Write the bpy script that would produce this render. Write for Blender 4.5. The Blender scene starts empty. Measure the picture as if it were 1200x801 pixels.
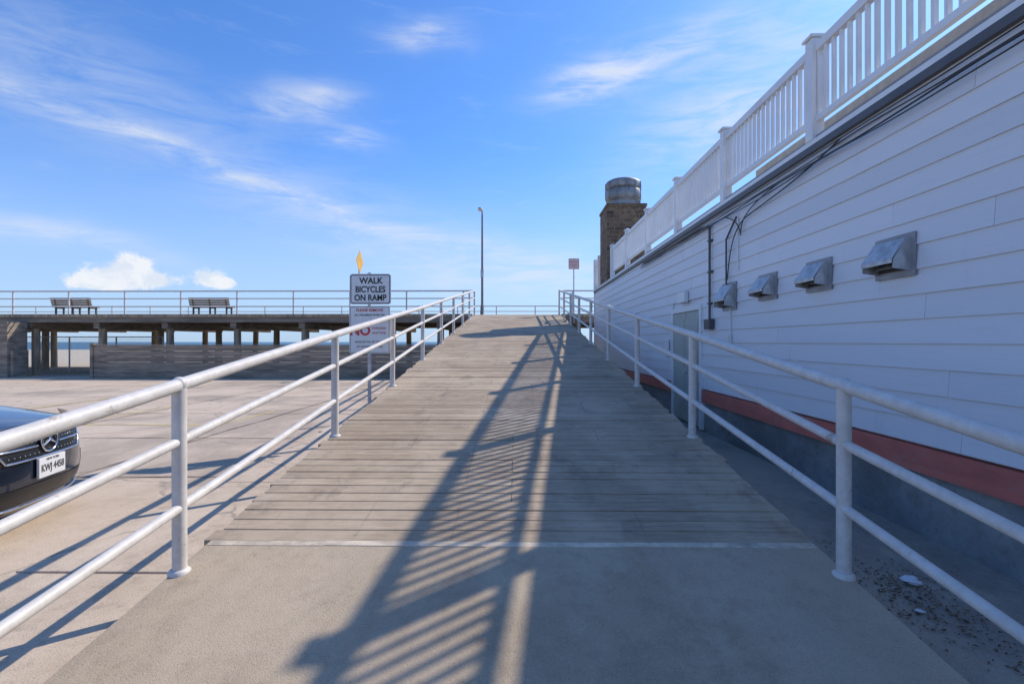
import bpy, math, random
from mathutils import Vector, Matrix, Euler
random.seed(7)
R=random.Random(11)
scene=bpy.context.scene
scene.view_settings.view_transform='Standard'
try: scene.view_settings.look='None'
except: pass
scene.view_settings.exposure=0

# ------------------------------------------------------------ helpers
def link(o,parent=None):
    scene.collection.objects.link(o)
    if parent is not None: o.parent=parent
    return o
def empty(name,loc=(0,0,0),rz=0):
    o=bpy.data.objects.new(name,None); o.empty_display_size=.3
    o.location=loc; o.rotation_euler=(0,0,rz)
    return link(o)
class MB:
    def __init__(s): s.v=[];s.f=[];s.m=[];s.val=[];s.sm=[]
    def add(s,vs,fs,mi=0,val=None,smooth=False):
        b=len(s.v); s.v+= [tuple(v) for v in vs]
        if val is None: val=R.random()
        for f in fs:
            s.f.append([b+i for i in f]); s.m.append(mi); s.val.append(val); s.sm.append(smooth)
    def box(s,x0,x1,y0,y1,z0,z1,mi=0,val=None):
        vs=[(x0,y0,z0),(x1,y0,z0),(x1,y1,z0),(x0,y1,z0),(x0,y0,z1),(x1,y0,z1),(x1,y1,z1),(x0,y1,z1)]
        s.add(vs,[(0,3,2,1),(4,5,6,7),(0,1,5,4),(1,2,6,5),(2,3,7,6),(3,0,4,7)],mi,val)
    def hexa(s,vs,mi=0,val=None):
        s.add(vs,[(0,3,2,1),(4,5,6,7),(0,1,5,4),(1,2,6,5),(2,3,7,6),(3,0,4,7)],mi,val)
    def tube(s,p,q,r,n=12,mi=0,r2=None,val=None,caps=True):
        p=Vector(p);q=Vector(q); r2=r if r2 is None else r2
        d=(q-p).normalized(); a=d.orthogonal().normalized(); b=d.cross(a)
        vs=[]
        for c,rr in ((p,r),(q,r2)):
            for i in range(n):
                t=2*math.pi*i/n; vs.append(c+(a*math.cos(t)+b*math.sin(t))*rr)
        fs=[(i,(i+1)%n,n+(i+1)%n,n+i) for i in range(n)]
        if val is None: val=R.random()
        s.add(vs,fs,mi,val,True)
        if caps:
            s.add(vs[:n],[tuple(range(n-1,-1,-1))],mi,val); s.add(vs[n:],[tuple(range(n))],mi,val)
    def path(s,pts,r,n=10,mi=0):
        for i in range(len(pts)-1):
            s.tube(pts[i],pts[i+1],r,n,mi)
            if i>0: s.ball(pts[i],r,mi)
    def ball(s,c,r,mi=0,n=8,sz=1):
        vs=[];fs=[]
        for j in range(n+1):
            ph=math.pi*j/n
            for i in range(n):
                t=2*math.pi*i/n; vs.append((c[0]+r*math.sin(ph)*math.cos(t),c[1]+r*math.sin(ph)*math.sin(t),c[2]+r*sz*math.cos(ph)))
        for j in range(n):
            for i in range(n): fs.append((j*n+i,(j+1)*n+i,(j+1)*n+(i+1)%n,j*n+(i+1)%n))
        s.add(vs,fs,mi,None,True)
    def lathe(s,c,prof,n=32,mi=0,smooth=True):
        vs=[];fs=[]
        for (r,z) in prof:
            for i in range(n):
                t=2*math.pi*i/n; vs.append((c[0]+r*math.cos(t),c[1]+r*math.sin(t),c[2]+z))
        for j in range(len(prof)-1):
            for i in range(n): fs.append((j*n+i,j*n+(i+1)%n,(j+1)*n+(i+1)%n,(j+1)*n+i))
        s.add(vs,fs,mi,None,smooth)
    def patch(s,fn,u0,u1,v0,v1,n,m,mi=0,skip=None,flip=False):
        vs=[];fs=[]
        for j in range(m+1):
            for i in range(n+1):
                vs.append(fn(u0+(u1-u0)*i/n, v0+(v1-v0)*j/m))
        for j in range(m):
            for i in range(n):
                f=(j*(n+1)+i,j*(n+1)+i+1,(j+1)*(n+1)+i+1,(j+1)*(n+1)+i)
                if skip:
                    c=sum((Vector(vs[k]) for k in f),Vector())/4
                    if skip(c): continue
                fs.append(f[::-1] if flip else f)
        s.add(vs,fs,mi,None,True)
    def obj(s,name,mats,parent=None,bevel=0,loc=None):
        me=bpy.data.meshes.new(name); me.from_pydata(s.v,[],s.f)
        for m in mats: me.materials.append(m)
        me.polygons.foreach_set('material_index',s.m)
        me.polygons.foreach_set('use_smooth',s.sm)
        a=me.attributes.new('rnd','FLOAT','FACE'); a.data.foreach_set('value',s.val)
        me.update()
        o=bpy.data.objects.new(name,me)
        if loc: o.location=loc
        if bevel:
            b=o.modifiers.new('bevel','BEVEL'); b.width=bevel; b.segments=2; b.limit_method='ANGLE'; b.angle_limit=math.radians(40)
        return link(o,parent)

class NT:
    def __init__(s,nt): s.nt=nt
    def n(s,t,**k):
        nd=s.nt.nodes.new(t)
        for a,b in k.items(): setattr(nd,a,b)
        return nd
    def put(s,sock,v):
        if v is None: return
        if hasattr(v,'is_linked') : s.nt.links.new(v,sock)
        else:
            if isinstance(v,(tuple,list)) and len(v)==3 and sock.type=='RGBA': v=(*v,1)
            sock.default_value=v
    def math(s,op,a,b=None,c=None,clamp=False):
        nd=s.n('ShaderNodeMath',operation=op,use_clamp=clamp)
        s.put(nd.inputs[0],a)
        if b is not None: s.put(nd.inputs[1],b)
        if c is not None: s.put(nd.inputs[2],c)
        return nd.outputs[0]
    def mix(s,f,a,b,mode='MIX'):
        nd=s.n('ShaderNodeMix',data_type='RGBA',blend_type=mode)
        s.put(nd.inputs[0],f); s.put(nd.inputs[6],a); s.put(nd.inputs[7],b)
        return nd.outputs[2]
    def noise(s,vec,scale,detail=4,rough=.55,dist=0):
        nd=s.n('ShaderNodeTexNoise'); s.put(nd.inputs['Vector'],vec)
        nd.inputs['Scale'].default_value=scale; nd.inputs['Detail'].default_value=detail
        nd.inputs['Roughness'].default_value=rough; nd.inputs['Distortion'].default_value=dist
        return nd.outputs[0]
    def ss(s,v,a,b,o0=0.,o1=1.):
        nd=s.n('ShaderNodeMapRange',interpolation_type='SMOOTHSTEP')
        s.put(nd.inputs[0],v)
        for i,x in zip((1,2,3,4),(a,b,o0,o1)): nd.inputs[i].default_value=x
        return nd.outputs[0]
    def mapping(s,vec,scale=(1,1,1),rot=(0,0,0),loc=(0,0,0)):
        nd=s.n('ShaderNodeMapping'); s.put(nd.inputs[0],vec)
        nd.inputs[1].default_value=loc; nd.inputs[2].default_value=rot; nd.inputs[3].default_value=scale
        return nd.outputs[0]
def newmat(name):
    m=bpy.data.materials.new(name); m.use_nodes=True
    N=NT(m.node_tree); b=m.node_tree.nodes['Principled BSDF']
    return m,N,b
def co(N): return N.n('ShaderNodeTexCoord').outputs['Object']
def bump(N,b,h,strength=.3,dist=.01):
    nd=N.n('ShaderNodeBump'); nd.inputs['Strength'].default_value=strength; nd.inputs['Distance'].default_value=dist
    N.put(nd.inputs['Height'],h); N.nt.links.new(nd.outputs[0],b.inputs['Normal'])
def simple(name,c,rough=.6,metal=0,var=.12,scale=6,dirt=None,dirtamt=.3,bmp=0,coat=0,stretch=(1,1,1)):
    m,N,b=newmat(name); v=N.mapping(co(N),stretch)
    n=N.noise(v,scale,4,.65)
    lo=tuple(x*(1-var) for x in c); hi=tuple(min(1,x*(1+var)) for x in c)
    col=N.mix(N.ss(n,.3,.7),lo,hi)
    if dirt: col=N.mix(N.ss(N.noise(v,scale*.7,5,.75),.5,.7,0,dirtamt),col,dirt)
    N.put(b.inputs['Base Color'],col)
    N.put(b.inputs['Roughness'],N.ss(n,.2,.8,max(0,rough-.08),min(1,rough+.08)))
    b.inputs['Metallic'].default_value=metal
    if coat: b.inputs['Coat Weight'].default_value=coat; b.inputs['Coat Roughness'].default_value=.03
    if bmp: bump(N,b,n,bmp,.02)
    return m

# ------------------------------------------------------------ materials
def boards_mat():
    m,N,b=newmat('weathered_boards'); v=co(N)
    at=N.n('ShaderNodeAttribute',attribute_name='rnd').outputs['Fac']
    sep=N.n('ShaderNodeSeparateXYZ'); N.put(sep.inputs[0],v)
    cb=N.n('ShaderNodeCombineXYZ'); N.put(cb.inputs[0],N.math('MULTIPLY_ADD',at,37.,sep.outputs[0])); N.put(cb.inputs[1],sep.outputs[1]); N.put(cb.inputs[2],sep.outputs[2])
    g=N.noise(N.mapping(cb.outputs[0],(2.5,75,75)),1.6,5,.7)
    col=N.mix(at,(.38,.285,.19),(.57,.45,.315))
    col=N.mix(N.ss(g,.38,.66,.8,0),col,(.24,.175,.12))
    big=N.noise(v,.8,5,.7)
    col=N.mix(N.ss(big,.40,.68,0,.55),col,(.62,.50,.36))          # blown sand
    blot=N.noise(N.mapping(v,(1,.6,1)),3.1,5,.75)
    col=N.mix(N.ss(blot,.54,.70,0,.55),col,(.21,.16,.12))
    fx=N.math('ABSOLUTE',N.math('SUBTRACT',N.math('FRACT',N.math('DIVIDE',N.math('ADD',sep.outputs[0],10.03),.62)),.5))
    rowm=N.ss(fx,0,.022,1,0)
    col=N.mix(N.math('MULTIPLY',rowm,N.ss(blot,.46,.6,.0,.45)),col,(.17,.135,.105))
    N.put(b.inputs['Base Color'],col); b.inputs['Roughness'].default_value=.88
    bump(N,b,g,.6,.008)
    return m
def concrete_mat(name,c1,c2,stain,agg=True,sand=None,sandamt=.6,crack=0,patch=None):
    m,N,b=newmat(name); v=co(N)
    n=N.noise(v,.9,6,.7); n2=N.noise(v,9,4,.75)
    col=N.mix(N.ss(n,.35,.65),c1,c2)
    col=N.mix(N.ss(n2,.46,.70,0,.5),col,stain)
    if patch: col=N.mix(N.ss(N.noise(N.mapping(v,(.5,1,1),loc=(7,2,0)),.28,5,.6),.49,.54,0,.75),col,patch)
    if sand: col=N.mix(N.ss(N.noise(N.mapping(v,(1,.45,1),loc=(3,5,0)),.7,6,.7),.45,.6,0,sandamt),col,sand)
    if crack:
        vo=N.n('ShaderNodeTexVoronoi',feature='DISTANCE_TO_EDGE'); vo.inputs['Scale'].default_value=.3
        vv=N.n('ShaderNodeVectorMath',operation='ADD'); N.put(vv.inputs[0],v)
        nn=N.n('ShaderNodeTexNoise'); nn.inputs['Scale'].default_value=1.3; nn.inputs['Detail'].default_value=4; N.put(nn.inputs[0],v)
        sc=N.n('ShaderNodeVectorMath',operation='SCALE'); N.put(sc.inputs[0],nn.outputs[1]); sc.inputs[3].default_value=.9
        N.put(vv.inputs[1],sc.outputs[0]); N.put(vo.inputs['Vector'],vv.outputs[0])
        col=N.mix(N.math('MULTIPLY',N.ss(vo.outputs['Distance'],.001,.008,crack,0),N.ss(n,.4,.55)),col,(.12,.10,.085))
    if agg:
        n3=N.noise(v,130,2,.7)
        col=N.mix(N.ss(n3,.58,.7,0,.6),col,(.58,.5,.40)); col=N.mix(N.ss(n3,.3,.42,.55,0),col,(.14,.11,.085))
        bump(N,b,n3,.5,.006)
    N.put(b.inputs['Base Color'],col); b.inputs['Roughness'].default_value=.9
    return m
M_board=boards_mat()
M_ramp_conc=concrete_mat('apron_concrete',(.36,.28,.19),(.46,.37,.26),(.28,.215,.15),sand=(.54,.43,.31),sandamt=.5)
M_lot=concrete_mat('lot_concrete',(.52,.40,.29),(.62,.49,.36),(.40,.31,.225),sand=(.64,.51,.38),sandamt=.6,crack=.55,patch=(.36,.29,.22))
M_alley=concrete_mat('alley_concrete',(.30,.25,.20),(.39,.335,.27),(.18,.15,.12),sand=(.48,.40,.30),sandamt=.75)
M_found=concrete_mat('foundation_concrete',(.20,.22,.225),(.33,.34,.33),(.17,.14,.12),agg=False,sand=(.13,.115,.10),sandamt=.6)
def sand_mat():
    m,N,b=newmat('beach_sand'); v=co(N)
    n=N.noise(v,.12,4,.6); n2=N.noise(v,3,5,.7)
    col=N.mix(n,(.50,.42,.31),(.62,.53,.40)); col=N.mix(N.ss(n2,.5,.7,0,.4),col,(.38,.32,.24))
    N.put(b.inputs['Base Color'],col); b.inputs['Roughness'].default_value=.95
    bump(N,b,n2,.6,.08); return m
M_sand=sand_mat()
def sea_mat():
    m,N,b=newmat('sea_water'); v=N.mapping(co(N),(.3,1,1))
    n=N.noise(v,.25,4,.65)
    col=N.mix(n,(.02,.09,.14),(.06,.16,.23)); 
    foam=N.ss(N.noise(N.mapping(co(N),(.02,.25,1)),1,3,.6),.66,.7)
    col=N.mix(foam,col,(.7,.75,.78))
    N.put(b.inputs['Base Color'],col); b.inputs['Roughness'].default_value=.4; bump(N,b,n,.6,.6); return m
M_sea=sea_mat()
def paint_rail():
    m,N,b=newmat('painted_pipe'); v=co(N)
    n=N.noise(v,9,5,.75)
    col=N.mix(N.ss(n,.3,.7),(.56,.53,.49),(.69,.66,.62))
    col=N.mix(N.ss(N.noise(v,30,4,.75),.58,.70,0,.4),col,(.42,.37,.31))
    col=N.mix(N.ss(N.noise(v,5,5,.8),.63,.69,0,.6),col,(.28,.18,.11))
    N.put(b.inputs['Base Color'],col); b.inputs['Roughness'].default_value=.5; bump(N,b,n,.2,.004); return m
M_rail=paint_rail()
def siding_mat():
    m,N,b=newmat('white_siding'); v=co(N)
    at=N.n('ShaderNodeAttribute',attribute_name='rnd').outputs['Fac']
    st=N.noise(N.mapping(v,(1,2.2,.55)),1.6,6,.75)
    g=N.noise(N.mapping(v,(1,1.2,45)),1.6,4,.65)
    col=N.mix(at,(.70,.71,.73),(.77,.775,.79)); col=N.mix(N.ss(g,.5,.75,0,.3),col,(.58,.59,.61))
    col=N.mix(N.ss(st,.56,.78,0,.3),col,(.54,.52,.50))
    N.put(b.inputs['Base Color'],col); b.inputs['Roughness'].default_value=.5; bump(N,b,g,.3,.004); return m
M_siding=siding_mat()
M_white=simple('white_vinyl',(.80,.80,.79),.4,var=.04,scale=2,dirt=(.55,.52,.48),dirtamt=.25)
M_red=simple('red_band_paint',(.56,.15,.115),.55,var=.12,scale=3,dirt=(.45,.25,.21),dirtamt=.6,stretch=(1,1,4))
M_trim=simple('grey_flashing',(.30,.30,.31),.5,var=.2,scale=4)
M_trimd=simple('dark_drip_edge',(.09,.09,.095),.5,var=.2,scale=4)
M_galv=simple('galvanised_steel',(.50,.50,.50),.45,metal=.35,var=.3,scale=6,dirt=(.33,.27,.2),dirtamt=.6)
M_galvd=simple('dark_vent_inside',(.06,.06,.06),.7)
M_alu=simple('exhaust_aluminium',(.30,.31,.31),.55,metal=.3,var=.3,scale=3,dirt=(.2,.17,.13),dirtamt=.6)
M_black=simple('black_cable',(.03,.03,.032),.5)
M_cond=simple('dark_conduit',(.09,.09,.095),.5,var=.3)
M_lamp=simple('weathered_lamp_pole',(.20,.20,.195),.5,var=.2)
M_door=simple('door_paint',(.44,.475,.43),.5,var=.08,scale=2,dirt=(.3,.22,.16),dirtamt=.5)
M_timber=simple('old_timber',(.30,.24,.18),.85,var=.35,scale=3,dirt=(.14,.11,.085),dirtamt=.7,stretch=(.3,1,3))
M_pile=simple('pile_timber',(.40,.31,.21),.85,var=.35,scale=3,dirt=(.17,.13,.09),dirtamt=.6,stretch=(4,4,.4))
M_fascia=simple('fascia_timber',(.27,.22,.17),.85,var=.35,scale=2,dirt=(.13,.105,.085),dirtamt=.6,stretch=(.3,1,3))
M_bench=simple('bench_wood',(.26,.16,.085),.7,var=.3)
M_benchm=simple('bench_metal',(.08,.085,.08),.6)
M_sign=simple('sign_white',(.78,.78,.76),.35,var=.03,dirt=(.6,.56,.5),dirtamt=.3)
M_signb=simple('sign_black',(.02,.02,.02),.4)
M_signr=simple('sign_red',(.60,.05,.05),.4)
M_signy=simple('sign_yellow',(.8,.42,.02),.4)
M_signp=simple('sign_faded_red',(.78,.55,.50),.5,var=.1)
M_tan=simple('tan_stucco',(.5,.42,.32),.8)
M_roof=simple('roof_membrane',(.3,.3,.3),.8)
M_yellow=simple('faded_yellow_paint',(.60,.47,.20),.85,var=.2,scale=4,dirt=(.57,.45,.33),dirtamt=1)
M_joint=simple('joint_filler',(.16,.13,.10),.9,var=.4,scale=4,dirt=(.5,.4,.3),dirtamt=.9)
M_carp=simple('car_paint',(.010,.014,.026),.22,var=.05,coat=1)
M_carblk=simple('car_black_trim',(.012,.012,.013),.35)
M_chrome=simple('car_chrome',(.75,.76,.78),.12,metal=1,var=.03)
M_tyre=simple('tyre_rubber',(.02,.02,.02),.85)
M_lens=simple('headlight_lens',(.35,.38,.4),.08,var=.3,scale=14,coat=1)
M_glass=simple('car_glass',(.02,.025,.03),.05,coat=1)
M_plate=simple('plate_white',(.66,.66,.67),.4,var=.03)
M_leaf=simple('dry_leaf',(.15,.085,.045),.8,var=.5,scale=20)
M_paper=simple('paper_white',(.75,.75,.77),.6,var=.1)
def brick_mat():
    m,N,b=newmat('brown_brick'); v=co(N)
    sep=N.n('ShaderNodeSeparateXYZ'); N.put(sep.inputs[0],v)
    cb=N.n('ShaderNodeCombineXYZ'); N.put(cb.inputs[0],N.math('ADD',sep.outputs[0],sep.outputs[1])); N.put(cb.inputs[1],sep.outputs[2])
    br=N.n('ShaderNodeTexBrick'); N.put(br.inputs['Vector'],cb.outputs[0])
    br.inputs['Color1'].default_value=(.22,.135,.08,1); br.inputs['Color2'].default_value=(.07,.045,.032,1); br.inputs['Mortar'].default_value=(.20,.17,.13,1)
    br.inputs['Scale'].default_value=1; br.inputs['Brick Width'].default_value=.34; br.inputs['Row Height'].default_value=.14; br.inputs['Mortar Size'].default_value=.012
    n=N.noise(v,4,5,.75); col=N.mix(N.ss(n,.45,.62,0,.7),br.outputs['Color'],(.30,.21,.12))
    N.put(b.inputs['Base Color'],col); b.inputs['Roughness'].default_value=.9
    bump(N,b,br.outputs['Fac'],-.6,.01); return m
M_brick=brick_mat()

# ------------------------------------------------------------ world
KX,KY=.88,.70
el=math.atan(1/math.hypot(KX,KY)); az=math.atan2(KX,KY)
w=bpy.data.worlds.new("World"); scene.world=w; w.use_nodes=True
N=NT(w.node_tree); bg=w.node_tree.nodes['Background']
sky=N.n('ShaderNodeTexSky',sky_type='NISHITA'); sky.sun_disc=False; sky.sun_elevation=el; sky.sun_rotation=az
sky.air_density=1.0; sky.dust_density=.6; sky.ozone_density=2.5; sky.altitude=10
d=N.n('ShaderNodeTexCoord').outputs['Generated']
sp=N.n('ShaderNodeSeparateXYZ'); N.put(sp.inputs[0],d)
AZ=N.math('ARCTAN2',sp.outputs[0],sp.outputs[1]); EL=N.math('ARCSINE',sp.outputs[2])
cv=N.n('ShaderNodeCombineXYZ'); N.put(cv.inputs[0],AZ); N.put(cv.inputs[1],EL)
P=cv.outputs[0]
def ell(px,py,ax,ay,ang,warp=None):
    u=(px-607)/600; a=math.atan(u); e=math.atan((400-py)/math.hypot(600,px-607))
    da=N.math('SUBTRACT',AZ,a); de=N.math('SUBTRACT',EL,e)
    c,s=math.cos(ang),math.sin(ang)
    x=N.math('ADD',N.math('MULTIPLY',da,c),N.math('MULTIPLY',de,s)); y=N.math('SUBTRACT',N.math('MULTIPLY',de,c),N.math('MULTIPLY',da,s))
    if warp is not None: y=N.math('ADD',y,warp)
    x=N.math('DIVIDE',x,ax); y=N.math('DIVIDE',y,ay)
    r=N.math('ADD',N.math('MULTIPLY',x,x),N.math('MULTIPLY',y,y))
    return N.math('EXPONENT',N.math('MULTIPLY',r,-1.))
wn=N.math('MULTIPLY',N.math('SUBTRACT',N.noise(P,4.,3,.55),.5),.09)
wisp=[(240,190,.42,.016,-.23,.55),(150,140,.34,.07,-.25,.2),(480,285,.30,.06,-.22,.35),
 (360,118,.08,.026,.10,.8),(408,166,.06,.017,-.1,.7),(495,42,.075,.020,.0,.75),
 (690,98,.09,.026,.15,.9),(790,62,.16,.045,.25,.55),(840,150,.16,.06,.25,.6),(920,60,.14,.07,.3,.35),
 (50,275,.14,.018,-.10,.6),(60,50,.25,.07,-.15,.18),(640,320,.26,.05,0,.5)]
tot=None
for i,(px,py,ax,ay,ang,st) in enumerate(wisp):
    e=N.math('MULTIPLY',ell(px,py,ax,ay,ang,wn),st)
    tot=e if tot is None else N.math('ADD',tot,e)
wn1=N.noise(N.mapping(P,(2.0,10,1),rot=(0,0,.22)),3.2,7,.66,.5)
wispf=N.math('MULTIPLY',tot,N.ss(wn1,.28,.70,.15,1.25),clamp=True)
veil=N.ss(wn1,.52,.80,0,.14)
wispf=N.math('MULTIPLY',N.math('MAXIMUM',wispf,veil),.85)
cn=N.noise(P,26,7,.66,.3)
cum=None
for (px,py,ax,ay,st) in [(125,324,.050,.018,1),(148,311,.032,.024,1),(180,328,.035,.012,1),(240,322,.028,.019,1),(262,331,.024,.010,.9),(105,331,.035,.010,.9)]:
    e=N.math('MULTIPLY',ell(px,py,ax,ay,0),st); cum=e if cum is None else N.math('ADD',cum,e)
cumr=N.math('ADD',N.math('MULTIPLY',cum,.9),N.math('MULTIPLY',N.math('SUBTRACT',cn,.5),1.7))
cumf=N.math('MULTIPLY',N.ss(cumr,.33,.80),.85)
cumc=N.mix(N.ss(cn,.40,.60),(5.6,6.0,6.6),(6.9,6.9,7.0))
skyc=N.mix(1.0,sky.outputs[0],(.56,.93,1.46),'MULTIPLY')
skyc=N.mix(1.0,skyc,(.08,.20,.40),'ADD')
haze=N.ss(EL,0.0,.38,.72,0)
skyc=N.mix(haze,skyc,(3.9,5.0,6.7))
col=N.mix(wispf,skyc,(5.5,5.9,6.6)); col=N.mix(cumf,col,cumc)
N.put(bg.inputs['Color'],col); bg.inputs['Strength'].default_value=.138
try:
    w.cycles.sampling_method='MANUAL'; w.cycles.sample_map_resolution=512
except Exception: pass

sd=bpy.data.lights.new('sun','SUN'); sd.energy=4.5; sd.angle=math.radians(.6); sd.color=(1,.91,.78)
so=bpy.data.objects.new('sun',sd); link(so); so.rotation_euler=Vector((KX,KY,1)).to_track_quat('Z','Y').to_euler()
so.location=(20,20,25)

# ------------------------------------------------------------ ground, sea
mb=MB()
ys=[-2000,-60,24,60,120,240,9000]; zs=[0,0,0,.0,-.3,-4,-6]; xs=[-6000,-60,60,6000]
vs=[(x,y,z) for y,z in zip(ys,zs) for x in xs]
fs=[(j*4+i,j*4+i+1,(j+1)*4+i+1,(j+1)*4+i) for j in range(len(ys)-1) for i in range(3)]
mb.add(vs,fs); mb.obj('beach_ground',[M_sand])
mb=MB(); mb.add([(-20000,100,-1.4),(20000,100,-1.4),(20000,30000,-1.4),(-20000,30000,-1.4)],[(0,1,2,3)]); mb.obj('ocean',[M_sea])
mb=MB(); mb.add([(-60,-30,.004),(1.6,-30,.004),(1.6,20.8,.004),(-60,20.8,.004)],[(0,1,2,3)]); mb.obj('parking_lot',[M_lot])
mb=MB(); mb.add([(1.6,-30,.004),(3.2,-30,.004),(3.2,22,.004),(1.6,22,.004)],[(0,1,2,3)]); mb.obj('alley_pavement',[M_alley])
mb=MB()
y=-2.0
while y<19:
    y1=y+R.uniform(2.0,3.1)
    mb.box(-3.25+R.uniform(-.05,.03),-1.98,y+.006,y1-.006,-.02,.026+R.uniform(-.006,.006)); y=y1
mb.obj('concrete_footway',[concrete_mat('footway_concrete',(.50,.39,.28),(.61,.49,.37),(.31,.24,.175),sand=(.64,.52,.39),sandamt=.7,crack=.5)],bevel=.006)
def wob_strip(mb,x0,y0,x1,y1,wd,z,amp=.02):
    l=math.hypot(x1-x0,y1-y0); n=max(2,int(l/.35)); nx,ny=-(y1-y0)/l,(x1-x0)/l
    vs=[]; o=0
    for i in range(n+1):
        t=i/n; o=o*.7+R.uniform(-amp,amp); w_=wd/2*R.uniform(.5,1.3)
        vs+=[(x0+(x1-x0)*t+nx*(o+w_),y0+(y1-y0)*t+ny*(o+w_),z),(x0+(x1-x0)*t+nx*(o-w_),y0+(y1-y0)*t+ny*(o-w_),z)]
    mb.add(vs,[(2*i,2*i+1,2*i+3,2*i+2) for i in range(n)])
mb=MB()
for (x0,y0,x1,y1) in [(-5.4,9.2,-5.25,11.0),(-8.2,9.2,-8.05,12.5),(-11.0,9.2,-10.9,13.5),(-14,9.3,-5.3,9.15)]: wob_strip(mb,x0,y0,x1,y1,.10,.0085,.004)
mb.obj('parking_stripes',[M_yellow])
mb=MB()
for yy in (5.6,7.9,10.6,13.9,17.3): wob_strip(mb,-30,yy+R.uniform(-.3,.3),-3.3,yy,.028,.0125)
for i,xx in enumerate((-4.9,-7.8,-10.9,-14.2,-18)): wob_strip(mb,xx,3.5,xx+R.uniform(-.3,.3),20.5,.028,.0165)
mb.obj('pavement_joints',[M_joint])

# ------------------------------------------------------------ ramp
SL=.127
def rz(y): return -.15+SL*y
YE=22.4
XL,XR=-1.95,1.85
ramp=empty('wooden_ramp')
mb=MB(); y=3.20; pitch=.142
while y<YE-.05:
    y1=min(y+pitch-R.uniform(.007,.013),YE)
    xa=XL+R.uniform(-.03,.02); xb=XR+R.uniform(-.02,.03)
    joint=R.choice([-.05,None,None,None,None])
    segs=[(xa,xb)] if joint is None else [(xa,joint-.0015),(joint+.0015,xb)]
    for a,b in segs:
        dz=R.uniform(-.003,.003); sk=R.uniform(-.002,.002)
        vs=[(a,y,rz(y)-.05),(b,y,rz(y)-.05),(b,y1,rz(y1)-.05),(a,y1,rz(y1)-.05),(a,y+sk,rz(y)+dz),(b,y-sk,rz(y)+dz),(b,y1-sk,rz(y1)+dz+R.uniform(-.001,.001)),(a,y1+sk,rz(y1)+dz)]
        mb.hexa(vs,0,min(1,max(0,R.gauss(.5,.28))))
    y+=pitch
mb.obj('deck_boards',[M_board],ramp,bevel=.003)
mb=MB()
for x in (-1.86,-1.2,-.4,.4,1.1,1.76):
    mb.hexa([(x-.04,3.3,rz(3.3)-.30),(x+.04,3.3,rz(3.3)-.30),(x+.04,YE,rz(YE)-.30),(x-.04,YE,rz(YE)-.30),(x-.04,3.3,rz(3.3)-.056),(x+.04,3.3,rz(3.3)-.056),(x+.04,YE,rz(YE)-.056),(x-.04,YE,rz(YE)-.056)])
yy=7.8
while yy<22:
    for x in (-1.7,0,1.6): mb.box(x-.11,x+.11,yy-.11,yy+.11,-.2,rz(yy)-.33,0)
    mb.box(-1.9,1.8,yy-.09,yy+.09,rz(yy)-.55,rz(yy)-.32,0); yy+=2.45
mb.obj('stringers_and_piles',[M_timber],ramp)
mb=MB()
prof=[(-6,.012),(1.2,.012),(1.5,rz(1.5)+.006),(3.195,rz(3.195)-.002)]
n=len(prof); vs=[]
for (yy,z) in prof: vs+=[(XL+.02,yy,-.1),(XR-.02,yy,-.1),(XL+.02,yy,z),(XR-.02,yy,z)]
fs=[]
for i in range(n-1):
    a=i*4;b=a+4; fs+=[(a+2,a+3,b+3,b+2),(a,a+2,b+2,b),(a+3,a+1,b+1,b+3)]
fs+=[((n-1)*4+2,(n-1)*4+3,(n-1)*4+1,(n-1)*4)]
mb.add(vs,fs); ap=mb.obj('concrete_apron',[M_ramp_conc])
mb=MB(); y0,y1=3.135,3.192
x=XL+.03
while x<XR-.05:
    x1=min(x+R.uniform(.5,1.3),XR-.03); dz=R.uniform(-.001,.003)
    mb.hexa([(x,y0,rz(y0)-.02),(x1,y0,rz(y0)-.02),(x1,y1,rz(y1)-.02),(x,y1,rz(y1)-.02),(x,y0+R.uniform(-.012,.015),rz(y0)+dz),(x1,y0+R.uniform(-.012,.015),rz(y0)+dz),(x1,y1,rz(y1)+dz),(x,y1,rz(y1)+dz)]); x=x1
mb.obj('threshold_strip',[simple('threshold',(.58,.49,.37),.8,var=.25,dirt=(.34,.27,.2),dirtamt=.8)],ramp)

posts_y=[.4+2.45*k for k in range(9)]+[22.3]
def handrail(x,sgn,name,matchin):
    e=empty(name)
    mb=MB()
    for y in posts_y:
        j=R.uniform(-.008,.008)
        mb.tube((x+j,y,rz(y)-.25 if y>3.2 else -.02),(x,y,rz(y)+1.045),.038,16)
        mb.lathe((x,y,rz(y)),[(.058,-.02),(.058,.008),(.046,.018),(.039,.022)],16)
    mb.obj('posts',[M_rail],e)
    mb=MB()
    for h,r in ((1.05,.037),(.735,.027),(.37,.027)):
        pts=[(x+R.uniform(-.006,.006),y,rz(y)+h+R.uniform(-.008,.008)) for y in [-.9]+posts_y[:-1]+[22.35]]
        if sgn<0: pts.append((x-.25,22.5,rz(22.4)+h)); pts.append((x-.5,22.5,rz(22.4)+h))
        else: pts.append((x+.2,22.5,rz(22.4)+h)); pts.append((x+.6,22.5,rz(22.4)+h))
        mb.path(pts,r,16)
        for y in posts_y: mb.ball((x,y,rz(y)+h),r*1.12+.002,0,12)
    mb.obj('rails',[M_rail],e)
handrail(-1.90,-1,'ramp_handrail',1); handrail(1.80,1,'ramp_handrail',1)

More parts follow.
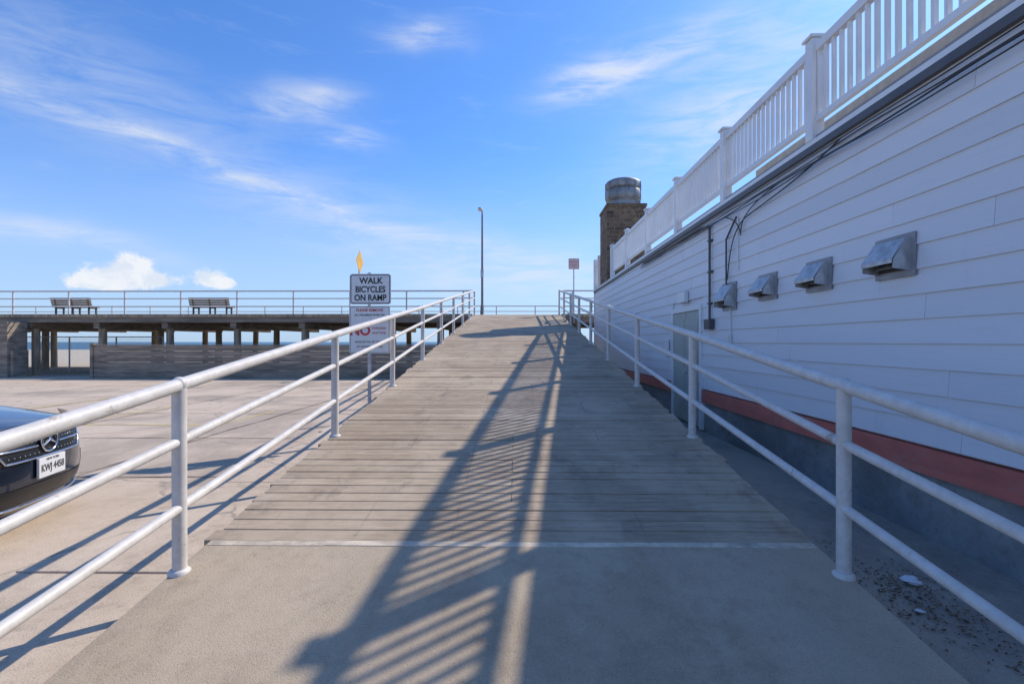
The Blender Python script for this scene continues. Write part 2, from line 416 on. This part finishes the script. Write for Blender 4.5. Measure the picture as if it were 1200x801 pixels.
# ------------------------------------------------------------ boardwalk
DZ=2.695
bw=empty('boardwalk')
mb=MB()
y=YE+.005
while y<32.3:
    mb.box(-50,45,y,y+.135,DZ-.05,DZ+R.uniform(-.002,.002)); y+=.142
mb.obj('deck',[M_board],bw)
mb=MB()
mb.box(-50,XL-.06,YE-.04,YE+.03,DZ-.33,DZ-.055); mb.box(XR+.06,45,YE-.04,YE+.03,DZ-.33,DZ-.055)
for y in (23.5,25,26.5,28,29.5,31,32.2): mb.box(-50,45,y,y+.09,DZ-.33,DZ-.055)
mb.obj('fascia',[M_fascia],bw)
mb=MB(); mb.box(-50,XL-.06,YE-.10,YE-.045,DZ-.10,DZ+.03); mb.box(XR+.06,45,YE-.10,YE-.045,DZ-.10,DZ+.03); mb.obj('edge_board',[M_pile],bw)
mb=MB(); mp=MB()
xx=-12.6-3.05*12
while xx<40:
    for y in (22.85,26.6,30.4):
        if abs(xx)<2.2 and y<23: continue
        mp.tube((xx+R.uniform(-.05,.05),y,-.3),(xx,y,DZ-.58),.165,12,r2=.15)
    mb.box(xx-.13,xx+.13,22.5,32,DZ-.60,DZ-.34)
    xx+=3.05
mb.obj('cross_beams',[M_fascia],bw); mp.obj('piles',[M_pile],bw)
def brail(name,x0,x1,y,step=2.45):
    e=empty(name); mb=MB(); n=max(1,round((x1-x0)/step))
    for i in range(n+1):
        xx=x0+(x1-x0)*i/n; mb.tube((xx,y,DZ-.05),(xx,y,DZ+1.05),.036,10)
    mb.obj('posts',[M_rail],e); mb=MB()
    for h in (1.05,.72,.37): mb.tube((x0,y,DZ+h),(x1,y,DZ+h),.034 if h>1 else .026,10)
    mb.obj('rails',[M_rail],e)
brail('boardwalk_railing',-50,-2.4,22.5); brail('boardwalk_railing',2.4,3.4,22.5); brail('boardwalk_railing',-50,40,32.1)
def bench(x,y):
    e=empty('park_bench',(x,y,DZ)); mb=MB()
    for i in range(4): mb.box(-.95,.95,-.22+i*.115,-.22+i*.115+.095,.42,.455)
    mb.obj('seat',[M_bench],e,bevel=.006); mb=MB()
    for i in range(4):
        z=.50+i*.095; yb=-.25-.03*i
        mb.box(-.95,.95,yb-.02,yb+.015,z,z+.082)
    mb.obj('backrest',[M_bench],e,bevel=.006)
    mb=MB()
    for s in (-.78,0,.78):
        mb.box(s-.03,s+.03,-.25,-.19,0,.42); mb.box(s-.03,s+.03,.16,.22,0,.42); mb.box(s-.03,s+.03,-.25,.22,.375,.418)
        mb.hexa([(s-.03,-.225,.40),(s+.03,-.225,.40),(s+.03,-.18,.40),(s-.03,-.18,.40),(s-.03,-.335,.87),(s+.03,-.335,.87),(s+.03,-.30,.87),(s-.03,-.30,.87)])
    mb.obj('legs',[M_benchm],e)
bench(-20.9,24.0); bench(-14.4,24.0)
mb=MB(); z=0.0
while z<1.33:
    z1=min(z+.225,1.34)
    xx=-17.5
    while xx<-2.3:
        x1=min(xx+R.choice([3.05,4.6]),-2.3); mb.box(xx+.003,x1-.003,20.9+R.uniform(-.004,.004),20.96,z+.004,z1-.004); xx=x1
    z=z1
mb.box(-17.55,-2.3,20.86,21.05,1.345,1.39)
xx=-17.3
while xx<-2.4: mb.box(xx,xx+.16,20.965,21.12,-.2,1.34); xx+=2.4
mb.box(-17.62,-17.5,20.86,21.1,-.1,1.45)
mb.obj('timber_bulkhead',[M_timber],None,bevel=.004)
mb=MB(); mb.box(-22.4,-21.60,21.4,22.3,-.1,DZ-.35); mb.box(-21.59,-21.45,21.5,22.2,-.1,1.15)
mb.obj('timber_abutment',[M_timber],None,bevel=.01)
fe=empty('chain_link_fence'); mb=MB()
fx0,fx1,fy,fh=-27.0,-17.6,25.2,1.75
x=fx0
while x<=fx1+.01: mb.tube((x,fy,-.1),(x,fy,fh),.035,8); x+=2.35
for z in (.08,fh): mb.tube((fx0,fy,z),(fx1,fy,z),.022,8)
mb.obj('posts',[M_galv],fe); mb=MB()
L=fx1-fx0; k=-fh
while k<L:
    for s in (1,-1):
        a0=max(0,k); a1=min(L,k+fh)
        z0=(a0-k); z1=(a1-k)
        if s<0: z0,z1=fh-z0,fh-z1
        mb.tube((fx0+a0,fy+.003*s,z0),(fx0+a1,fy+.003*s,z1),.004,3,caps=False)
    k+=.11
mb.obj('wire_mesh',[M_galv],fe)

# ------------------------------------------------------------ building
BX=3.10; BE=20.7; BS=-7.0
bd=empty('beachfront_building')
mb=MB(); mb.box(BX+.03,15,BS,BE,.705,3.47); mb.obj('core_walls',[M_siding],bd)
mb=MB(); z=.72
while z<3.44:
    z1=min(z+.192,3.465)
    y=BS-R.uniform(0,2)
    while y<BE:
        y1=min(y+R.choice([3.66,3.66,4.88,2.44]),BE)
        if y1>BS:
            a=max(y,BS)+.0014; b=y1-.0014; o=R.uniform(-.002,.002)
            spans=[(a,b)]
            if z<2.10:
                spans=[]
                if a<8.62: spans.append((a,min(b,8.62)))
                if b>10.28: spans.append((max(a,10.28),b))
            for (p,q) in spans:
                if q-p<.01: continue
                X0=BX-.014+o; X1=BX+.002; v_=R.random()
                s1=R.uniform(-.002,.002); s2=R.uniform(-.002,.002)
                vs=[(X0,p,z+s1),(X0,q,z+s2),(X1,q,z1+.012),(X1,p,z1+.012),(BX+.028,p,z+s1),(BX+.028,q,z+s2),(BX+.028,q,z1+.012),(BX+.028,p,z1+.012)]
                mb.add(vs,[(3,2,1,0),(0,1,5,4),(0,4,7,3),(1,2,6,5)],0,v_)
        y=y1
    z=z1
mb.obj('lap_siding',[M_siding],bd)
mb=MB(); mb.box(BX-.025,BX+.05,BS,8.6,.50,.70); mb.box(BX-.025,BX+.05,10.3,BE,.50,.70); mb.obj('red_band',[M_red],bd)
mb=MB(); mb.box(BX+.02,14.9,BS+.01,BE-.01,-.2,.50); mb.obj('foundation',[M_found],bd)
mb=MB(); mb.box(BX-.045,15,BS,BE+.05,3.475,3.545,0); mb.box(BX-.035,15,BS,BE+.045,3.547,3.60,1)
mb.obj('roof_edge',[M_trimd,M_white],bd)
mb=MB(); mb.box(BX-.01,14.9,BS+.02,BE,3.603,3.64); mb.obj('roof_deck',[M_roof],bd)
mb=MB(); mb.box(4.25,4.45,BS,9.2,3.64,4.55,0); mb.obj('roof_parapet',[M_tan],bd)
mb=MB(); mb.box(BX-.03,BX+.1,BE,BE+.04,.5,3.47); mb.obj('corner_trim',[M_white],bd)
mb=MB()
mb.box(BX-.035,BX+.025,8.62,8.72,.03,2.14,0); mb.box(BX-.035,BX+.025,10.18,10.28,.03,2.14,0); mb.box(BX-.035,BX+.025,8.72,10.18,2.05,2.14,0)
mb.box(BX-.012,BX+.024,8.725,9.445,.05,2.045,1); mb.box(BX-.012,BX+.024,9.455,10.175,.05,2.045,1)
for y0 in (8.82,9.55):
    mb.box(BX-.02,BX-.0125,y0,y0+.52,.2,.95,1); mb.box(BX-.02,BX-.0125,y0,y0+.52,1.1,1.9,1)
for z in (.3,1.05,1.8): mb.tube((BX-.02,8.725,z-.05),(BX-.02,8.725,z+.05),.012,8,2)
mb.tube((BX-.07,9.40,.95),(BX-.07,9.40,1.15),.012,8,2); mb.tube((BX-.07,9.40,.95),(BX-.01,9.40,.95),.01,8,2); mb.tube((BX-.07,9.40,1.15),(BX-.01,9.40,1.15),.01,8,2)
mb.obj('service_door',[M_white,M_door,M_galv],bd,bevel=.003)
mb=MB(); mb.box(BX-.09,BX-.018,9.3,9.75,2.22,2.42,0); mb.box(BX-.05,BX-.018,10.45,10.7,1.2,1.55,0)  # small vent above the door, plain wall box beside it; no lamp here
mb.obj('door_vent_and_box',[M_white],bd,bevel=.01)

rr=empty('rooftop_railing'); mb=MB(); mbp=MB()
def rail_run(y0,y1,ps):
    for z0,z1,wd in ((3.79,3.85,.025),(4.51,4.60,.035)):
        mb.box(BX-wd+.02,BX+wd+.02,y0,y1,z0,z1)
    y=y0
    while y<y1:
        mb.box(BX+.003,BX+.037,y-.017,y+.017,3.85,4.51); y+=.122
rail_run(-6.5,16.9,None); rail_run(19.7,20.7,None)
y=3.12-2.3*4
while y<17.2:
    mbp.box(BX-.045,BX+.085,y-.065,y+.065,3.60,4.66)
    mbp.box(BX-.07,BX+.11,y-.09,y+.09,4.662,4.692)
    mbp.add([(BX-.055,y-.075,4.693),(BX+.095,y-.075,4.693),(BX+.095,y+.075,4.693),(BX-.055,y+.075,4.693),(BX+.02,y,4.74)],[(0,1,4),(1,2,4),(2,3,4),(3,0,4)])
    y+=2.3
for y in (19.65,20.65): mbp.box(BX-.05,BX+.09,y-.07,y+.07,3.60,4.80)
mb.obj('balusters_and_rails',[M_white],rr); mbp.obj('posts',[M_white],rr,bevel=.006)

ch=empty('brick_chimney'); mb=MB()
mb.box(3.06,4.40,17.6,19.1,3.61,6.15); mb.box(3.03,4.43,17.57,19.13,6.152,6.25)
mb.obj('brick_stack',[M_brick],ch,bevel=.015)
mb=MB(); c=(3.75,18.3,-.28)
mb.box(3.25,4.25,17.8,18.8,6.252,6.40)
mb.lathe(c,[(.50,6.68),(.50,6.76),(.61,6.80),(.63,6.86),(.63,7.10),(.61,7.13),(.49,7.14),(.49,7.19),(.60,7.20),(.615,7.23),(.615,7.40),(.59,7.45),(.48,7.51),(.28,7.55),(.0,7.57)],36)
for t in range(12):
    a=t*math.pi/6; mb.box(c[0]+.63*math.cos(a)-.012,c[0]+.63*math.cos(a)+.012,c[1]+.63*math.sin(a)-.012,c[1]+.63*math.sin(a)+.012,6.54,7.12)
mb.obj('exhaust_fan',[M_alu],ch)

def hood(yc,zc,w_,h_,dp):
    e=empty('wall_vent_hood',(BX-.016,yc,zc)); mb=MB()
    mb.box(-.012,0,-w_/2-.04,w_/2+.04,-h_/2-.04,h_/2+.04,2)
    a,b=-w_/2,w_/2; t=.006
    for yy in (a,b-t):
        mb.add([(-.012,yy,-h_/2),(-dp,yy,-h_/2+.02),(-dp,yy,-.04),(-.05,yy,h_/2),(-.012,yy,h_/2),
                (-.012,yy+t,-h_/2),(-dp,yy+t,-h_/2+.02),(-dp,yy+t,-.04),(-.05,yy+t,h_/2),(-.012,yy+t,h_/2)],
               [(0,1,2,3,4),(9,8,7,6,5),(0,5,6,1),(1,6,7,2),(2,7,8,3),(3,8,9,4)],0)
    mb.add([(-.012,a,h_/2),(-.012,b,h_/2),(-.05,b,h_/2),(-.05,a,h_/2),(-dp-.01,b,-.04),(-dp-.01,a,-.04),(-dp-.01,b,-.07),(-dp-.01,a,-.07)],[(0,1,2,3),(3,2,4,5),(5,4,6,7)],0)
    mb.box(-.016,-.0125,a+.01,b-.01,-h_/2+.01,h_/2-.02,1)
    for k in range(3):
        z=-h_/2+.03+k*.06; mb.add([(-.03,a+t,z+.04),(-.03,b-t,z+.04),(-.08,b-t,z),(-.08,a+t,z)],[(0,1,2,3)],0)
    mb.obj('hood_body',[M_galv,M_galvd,M_trim],e)
hood(4.22,2.19,.36,.26,.15); hood(5.28,2.18,.36,.24,.15); hood(6.36,2.18,.38,.24,.15); hood(7.5,2.16,.40,.32,.155)
mb=MB(); X=BX-.045
mb.path([(X,8.2,1.85),(X,8.2,3.34),(X,8.6,3.40),(X,12.5,3.42)],.020,8)
for z in (2.1,2.6,3.1): mb.box(X-.02,BX-.0,8.15,8.25,z,z+.03)
mb.box(X-.05,BX-.016,8.08,8.32,1.70,1.86)
mb.path([(X,7.55,2.34),(X,7.55,3.0),(X,7.2,3.25)],.014,8)
mb.obj('electrical_conduit',[M_cond])
mb=MB(); mb.path([(X+.02,7.45,1.98),(X+.02,7.45,1.62),(X+.02,7.5,1.58)],.012,8); mb.box(X-.02,BX-.016,7.42,7.56,1.48,1.60)
mb.path([(X+.02,7.2,3.28),(X+.02,7.2,2.5)],.010,8)
mb.obj('outlet_box',[M_white])
def cable(pts,r,name='utility_cable'):
    cu=bpy.data.curves.new(name,'CURVE'); cu.dimensions='3D'; cu.bevel_depth=r; cu.bevel_resolution=2
    s=cu.splines.new('NURBS'); s.points.add(len(pts)-1)
    for p,q in zip(s.points,pts): p.co=(*q,1)
    s.use_endpoint_u=True; s.order_u=4; cu.materials.append(M_black)
    return link(bpy.data.objects.new(name,cu))
for k in range(4):
    pts=[]; y=1.0; 
    while y<13:
        pts.append((BX-.035-.012*k,y,3.435-.035*k-.03*abs(math.sin(y*1.1+k*1.3))*(k>0)+R.uniform(-.008,.008))); y+=.45
    cable(pts,.006+.002*(k==2))
cable([(BX-.05,4.9,3.42),(BX-.06,5.4,3.30),(BX-.06,6.2,3.22),(BX-.05,6.9,3.18),(BX-.05,7.2,3.1),(BX-.05,7.42,2.8),(BX-.05,7.5,2.4)],.008)
cable([(BX-.05,6.0,3.36),(BX-.05,6.9,3.30),(BX-.05,7.1,3.0),(BX-.05,7.0,2.9),(BX-.05,7.15,3.2),(BX-.05,7.6,3.34)],.007)

# ------------------------------------------------------------ signs, lamp
def text(body,size,loc,mat,parent,rot=(math.pi/2,0,0),bold=.0,name='lettering',ext=.0006,sx=1):
    cu=bpy.data.curves.new(name,'FONT'); cu.body=body; cu.size=size; cu.align_x='CENTER'; cu.align_y='CENTER'; cu.extrude=ext; cu.offset=bold
    cu.materials.append(mat); o=bpy.data.objects.new(name,cu); o.location=loc; o.rotation_euler=rot; o.scale=(sx,1,1)
    return link(o,parent)
def rrect(mb,cx,cz,w_,h_,r,y0,y1,mi,hole=0):
    def ring(w_,h_,r):
        out=[]
        for (sx,sz,a0) in ((1,1,0),(-1,1,90),(-1,-1,180),(1,-1,270)):
            for k in range(5):
                a=math.radians(a0+k*22.5); out.append((cx+sx*(w_/2-r)+r*math.cos(a),cz+sz*(h_/2-r)+r*math.sin(a)))
        return out
    o=ring(w_,h_,r); n=len(o)
    if not hole:
        vs=[(x,y0,z) for x,z in o]+[(x,y1,z) for x,z in o]
        mb.add(vs,[tuple(range(n)),tuple(range(2*n-1,n-1,-1))]+[(i,n+i,n+(i+1)%n,(i+1)%n) for i in range(n)],mi)
    else:
        q=ring(w_-2*hole,h_-2*hole,max(r-hole,.004)); vs=[(x,y0,z) for x,z in o]+[(x,y0,z) for x,z in q]
        mb.add(vs,[(i,(i+1)%n,n+(i+1)%n,n+i) for i in range(n)],mi)
sg=empty('walk_bicycles_sign',(-2.19,7.5,0)); mb=MB()
mb.box(-.022,.022,.012,.04,-.1,2.52); mb.obj('post',[M_galv],sg)
mb=MB(); rrect(mb,.02,2.275,.61,.45,.04,0,.004,0); rrect(mb,.02,2.275,.585,.425,.035,-.0015,0,1,hole=.012); mb.obj('top_panel',[M_sign,M_signb],sg)
text('WALK',.125,(.03,-.003,2.395),M_signb,sg,bold=.003,sx=.95)
text('BICYCLES',.125,(.02,-.003,2.268),M_signb,sg,bold=.003,sx=.83)
text('ON RAMP',.125,(.02,-.003,2.145),M_signb,sg,bold=.003,sx=.85)
mb=MB(); rrect(mb,.01,1.68,.60,.70,.03,0,.004,0); rrect(mb,.01,1.68,.58,.68,.025,-.0015,0,1,hole=.006); mb.obj('lower_panel',[M_sign,M_signb],sg)
text('PLEASE REMOVE',.055,(.01,-.003,1.965),M_signr,sg,bold=.001); text('ALL VALUABLES FROM CAR',.036,(.01,-.003,1.895),M_signb,sg,bold=.0005)
text('NO',.19,(-.13,-.003,1.66),M_signr,sg,bold=.007); text('PARKING',.05,(.15,-.003,1.70),M_signr,sg); text('ANYTIME',.05,(.15,-.003,1.63),M_signr,sg)
text('VEHICLES WILL BE TOWED',.036,(.01,-.003,1.50),M_signb,sg); text('AT OWNER EXPENSE',.04,(.01,-.003,1.43),M_signb,sg)
mb=MB()
for z in (2.475,2.08,2.01,1.36): mb.tube((0,-.006,z),(0,.01,z),.009,8)
mb.obj('bolts',[M_galv],sg)
dsn=empty('diamond_warning_sign',(-2.36,7.62,2.70),math.radians(90)); mb=MB()
s=.17; vs=[(0,0,-s),(s,0,0),(0,0,s),(-s,0,0)]; vs+=[(x,.004,z) for x,y,z in vs]
mb.add(vs,[(0,1,2,3),(7,6,5,4),(0,4,5,1),(1,5,6,2),(2,6,7,3),(3,7,4,0)]); mb.obj('panel',[M_signy],dsn)
mb=MB(); mb.box(-.012,.012,.005,.02,-.35,.10); mb.box(-.012,.012,-.17,.02,-.37,-.35); mb.obj('bracket',[M_galv],dsn)

lp=empty('street_lamp',(-1.72,24.6,DZ)); mb=MB()
mb.lathe((0,0,0),[(.14,0),(.14,.05),(.10,.08),(.085,.5),(.075,.55),(.065,.6)],16); mb.tube((0,0,.6),(0,0,4.95),.062,14,r2=.042)
mb.path([(0,0,4.95),(0,-.05,5.05),(-.06,-.2,5.10)],.032,8); mb.obj('pole',[M_lamp],lp)
mb=MB(); mb.hexa([(-.17,-.62,5.05),(.03,-.62,5.05),(.05,-.15,5.04),(-.17,-.15,5.04),(-.14,-.58,5.12),(.0,-.58,5.12),(.02,-.18,5.16),(-.14,-.18,5.16)]); mb.obj('luminaire',[M_galv],lp,bevel=.015)
mb=MB(); mb.box(-.07,.07,-.09,-.07,1.9,2.3); mb.obj('notice',[M_galv],lp)
ps=empty('boardwalk_notice_sign',(2.42,22.2,0)); mb=MB(); mb.tube((0,.03,DZ-.4),(0,.03,5.1),.025,8); mb.obj('post',[M_galv],ps)
mb=MB(); rrect(mb,0,4.88,.46,.46,.03,0,.004,0); rrect(mb,0,4.88,.43,.43,.03,-.0015,0,1,hole=.012); mb.obj('panel',[M_signp,M_signr],ps)
text('NO DOGS',.07,(0,-.003,4.95),M_signr,ps); text('ALLOWED',.06,(0,-.003,4.82),M_signr,ps)

# ------------------------------------------------------------ car
car=empty('parked_car',(-3.78,4.08,0),math.atan2(.2,.98))
W=.95
def xf(y,z):
    a=min(1,abs(y)/W); lean= .10*max(0,(z-.55)/.33)**2 + .10*max(0,(.45-z)/.25)**2
    return -.42*a**2.8 - lean
def front(y,z,o=0): return (xf(y,z)+o,y,z)
ZF=.86
def topz(x,y):
    t=min(1,max(0,(xf(y,ZF)-x)/1.25)); a=abs(y)/W
    return ZF+.14*math.sin(t*math.pi/2)**.9-.10*a**4+.018*math.exp(-((abs(y)-.55)/.09)**2)*t-.07*a**3*(1-t)
LEN=4.75
def beltz(x):
    b=topz(x,W) if x>-1.7 else ZF+.14-.10
    return b+ (.03*max(0,(-1.6-x)/3.1))
def sidew(x,z):
    zz=(z-.22)/(.70); r=W-.02*abs(x+2.4)/2.4
    return r-.05*max(0,1-zz*2.2)**2
mb=MB()
mb.patch(lambda y,z:front(y,z),-W,W,.2,ZF,48,22,0,flip=False)
mb.patch(lambda y,t:(xf(y,ZF)+t*(-1.68-xf(y,ZF)),y,topz(xf(y,ZF)+t*(-1.68-xf(y,ZF)),y)),-W,W,0,1,48,24,0)
WX=(-.92,-3.85)
def inarch(c): return any((c.x-wx)**2+(c.z-.36)**2<.41**2 for wx in WX)
for s in (1,-1):
    def sdf(x,v,s=s):
        zt=beltz(x); z=.2+v*(zt-.2)
        wd=sidew(x,z)
        if x>-.9: wd=W-(W-wd)*min(1,(-.42-x)/.48)
        return (x,s*wd,z)
    mb.patch(sdf,xf(W,.55),-LEN+.15,0,1,110,18,0,skip=inarch,flip=(s<0))
mg=MB()
st=[(-1.60,.80,1.0),(-2.25,.66,1.55),(-2.7,.63,1.63),(-3.5,.62,1.60),(-4.1,.60,1.45),(-4.72,.72,1.02)]
for i in range(len(st)-1):
    (xa,wa,za),(xb,wb,zb)=st[i],st[i+1]
    top=0 if 0<i<3 else 1
    mg.add([(xa,-wa,za),(xa,wa,za),(xb,wb,zb),(xb,-wb,zb)],[(0,1,2,3)],top,None,False)
for s in (1,-1):
    for i in range(len(st)-1):
        (xa,wa,za),(xb,wb,zb)=st[i],st[i+1]
        mg.add([(xa,s*.9,1.0),(xb,s*.9,1.0),(xb,s*wb,zb),(xa,s*wa,za)],[(0,1,2,3)],1)
    for xa in (-2.75,-3.55): mg.box(xa-.04,xa+.04,s*.78-.10*(s>0),s*.78+.10*(s<0),.98,1.58,0)
mg.obj('cabin',[M_carp,M_glass],car)
mb.add([(-1.6,-.93,.93),(-1.6,.93,.93),(-LEN+.1,.88,1.0),(-LEN+.1,-.88,1.0)],[(0,1,2,3)],0)
mb.patch(lambda y,z:(-LEN+.1+.25*(abs(y)/.95)**3*1.0,y,z),-.93,.93,.2,1.02,16,8,0)
mb.add([(-.1,-.7,.22),(-.1,.7,.22),(-LEN+.2,.8,.22),(-LEN+.2,-.8,.22)],[(0,1,2,3)],1)
mb.obj('body',[M_carp,M_carblk],car)
for wx in WX:
    for s in (1,-1):
        mw=MB(); prof=[(.22,-.11),(.33,-.12),(.355,-.09),(.36,0),(.355,.09),(.33,.12),(.22,.11)]
        n=36; vs=[];fs=[]
        for r,h in prof:
            for i in range(n):
                t=2*math.pi*i/n; vs.append((wx+r*math.cos(t),s*(.83)+h,.36+r*math.sin(t)))
        for j in range(len(prof)-1):
            for i in range(n): fs.append((j*n+i,j*n+(i+1)%n,(j+1)*n+(i+1)%n,(j+1)*n+i))
        mw.add(vs,fs,0,None,True)
        for k in range(10):
            a=k*math.pi/5; mw.tube((wx,s*.93,.36),(wx+.23*math.cos(a),s*.92,.36+.23*math.sin(a)),.022,6,1)
        mw.tube((wx,s*.86,.36),(wx,s*.94,.36),.05,12,1); mw.tube((wx,s*.80,.36),(wx,s*.81,.36),.23,24,2)
        mw.obj('wheel',[M_tyre,M_galv,M_carblk],car)
        ma=MB(); pts=[(wx+.41*math.cos(t),s*.935,.36+.41*math.sin(t)) for t in [math.radians(-20+k*11) for k in range(21)]]
        ma.path(pts,.022,6); ma.obj('arch_trim',[M_carblk],car)
mg=MB()
def gw(z): return .40+.14*(z-.60)/.22
mg.patch(lambda u,z:front(u*gw(z),z,.006),-1,1,.60,.83,24,8,0); mg.obj('grille_mesh',[M_carblk],car)
mg=MB()
n=20
for zz in (.60,.83): mg.path([front((-1+2*i/n)*gw(zz),zz,.012) for i in range(n+1)],.008,8)
for s in (1,-1): mg.path([front(s*gw(.60+.23*i/6),.60+.23*i/6,.012) for i in range(7)],.008,8)
for zz in (.69,.75):
    for s in (1,-1): mg.path([front(s*(.12+(gw(zz)-.12)*i/8),zz,.018) for i in range(9)],.008,8)
for i in range(22):
    yy=-.46+i*.92/21
    if abs(yy)<.1: continue
    for zz in (.635,.72,.79): mg.ball(front(yy,zz,.008),.006,0,5)
c=Vector(front(0,.72,.035)); rad=.092
ring=[(c.x,rad*math.cos(t),c.z+rad*math.sin(t)) for t in [2*math.pi*k/28 for k in range(29)]]
mg.path(ring,.009,8)
for k in range(3):
    a=math.pi/2+k*2*math.pi/3; mg.tube(c,(c.x,rad*math.cos(a),c.z+rad*math.sin(a)),.015,6,0,r2=.004)
mg.path([front(-.62+1.24*i/20,.25,.02) for i in range(21)],.010,8)
mg.obj('grille_chrome',[M_chrome],car)
mg=MB(); mg.tube((c.x-.03,0,c.z),(c.x-.012,0,c.z),.088,24); 
mg.patch(lambda y,z:front(y,z,.006),-.60,.60,.27,.40,24,4)
for s in (1,-1): mg.patch(lambda y,z:front(y,z,.007),s*.66,s*.88,.30,.52,8,8)
mg.obj('air_intakes',[M_carblk],car)
mg=MB()
for s in (1,-1):
    mg.patch(lambda u,v:front(s*(.60+.31*u),.71+.035*u+.10*v*(1-.25*u),.008),0,1,0,1,14,6,0)
mg.obj('headlights',[M_lens],car)
mg=MB()
for s in (1,-1): mg.path([front(s*(.60+.31*i/10),.815+.008*i/10,.014) for i in range(11)],.008,6)
for s in (1,-1):
    for k in (.68,.77): mg.ball(front(s*k,.765,.005),.032,0,10)
mg.obj('headlight_projectors',[M_chrome],car)
pl=MB(); px=xf(0,.5)+.03; pl.box(px-.02,px,-.152,.152,.435,.59,0); pl.obj('licence_plate',[M_plate],car,bevel=.004)
text('KWJ 4458',.078,(px+.002,0,.506),M_cond,car,rot=(math.pi/2,0,math.pi/2),bold=.0015,name='plate_number',sx=.8)
text('NEW YORK',.028,(px+.002,0,.572),M_cond,car,rot=(math.pi/2,0,math.pi/2),name='plate_state')
for s in (1,-1):
    mm=MB(); mm.ball((-1.75,s*1.02,1.02),.11,0,12,.7); mm.tube((-1.78,s*.88,.98),(-1.76,s*1.0,1.0),.02,8); mm.obj('mirror',[M_carp],car)

# ------------------------------------------------------------ litter
mb=MB()
for i in range(650):
    a=R.gauss(2.30,.15); b=R.gauss(2.95,.33)
    if a<1.9 or a>3.0: continue
    s=R.uniform(.004,.016); t=R.uniform(0,6.28); c_,s_=math.cos(t)*s,math.sin(t)*s; z=.008+R.uniform(0,.012)
    mb.add([(a-c_,b-s_,z),(a+s_*.5,b-c_*.5,z+R.uniform(0,.008)),(a+c_,b+s_,z),(a-s_*.5,b+c_*.5,z+R.uniform(0,.008))],[(0,1,2,3)])
for i in range(400):
    a=R.uniform(1.95,3.05); b=R.uniform(2,14); s=R.uniform(.002,.008); t=R.uniform(0,6.28); c_,s_=math.cos(t)*s,math.sin(t)*s
    mb.add([(a-c_,b-s_,.008),(a+s_*.5,b-c_*.5,.014),(a+c_,b+s_,.009),(a-s_*.5,b+c_*.5,.016)],[(0,1,2,3)])
mb.obj('dry_leaves',[M_leaf])
def crumple(x,y,s):
    mb=MB(); n=7; vs=[];fs=[]
    for j in range(n+1):
        for i in range(n):
            ph=math.pi*j/n;t=2*math.pi*i/n; r=s*R.uniform(.5,1.15)
            vs.append((x+r*1.4*math.sin(ph)*math.cos(t),y+r*math.sin(ph)*math.sin(t),.006+s*.6+r*.55*math.cos(ph)))
    for j in range(n):
        for i in range(n): fs.append((j*n+i,(j+1)*n+i,(j+1)*n+(i+1)%n,j*n+(i+1)%n))
    mb.add(vs,fs); mb.obj('crumpled_paper',[M_paper])
crumple(2.42,3.18,.045); crumple(2.22,2.85,.02)

# ------------------------------------------------------------ camera
cd=bpy.data.cameras.new('camera'); cd.lens=18; cd.sensor_width=36; cd.clip_start=.05; cd.clip_end=40000
cam=bpy.data.objects.new('camera',cd); link(cam); cam.location=(0,0,1.5)
cam.rotation_euler=(math.pi/2,0,math.atan(7/600)); scene.camera=cam
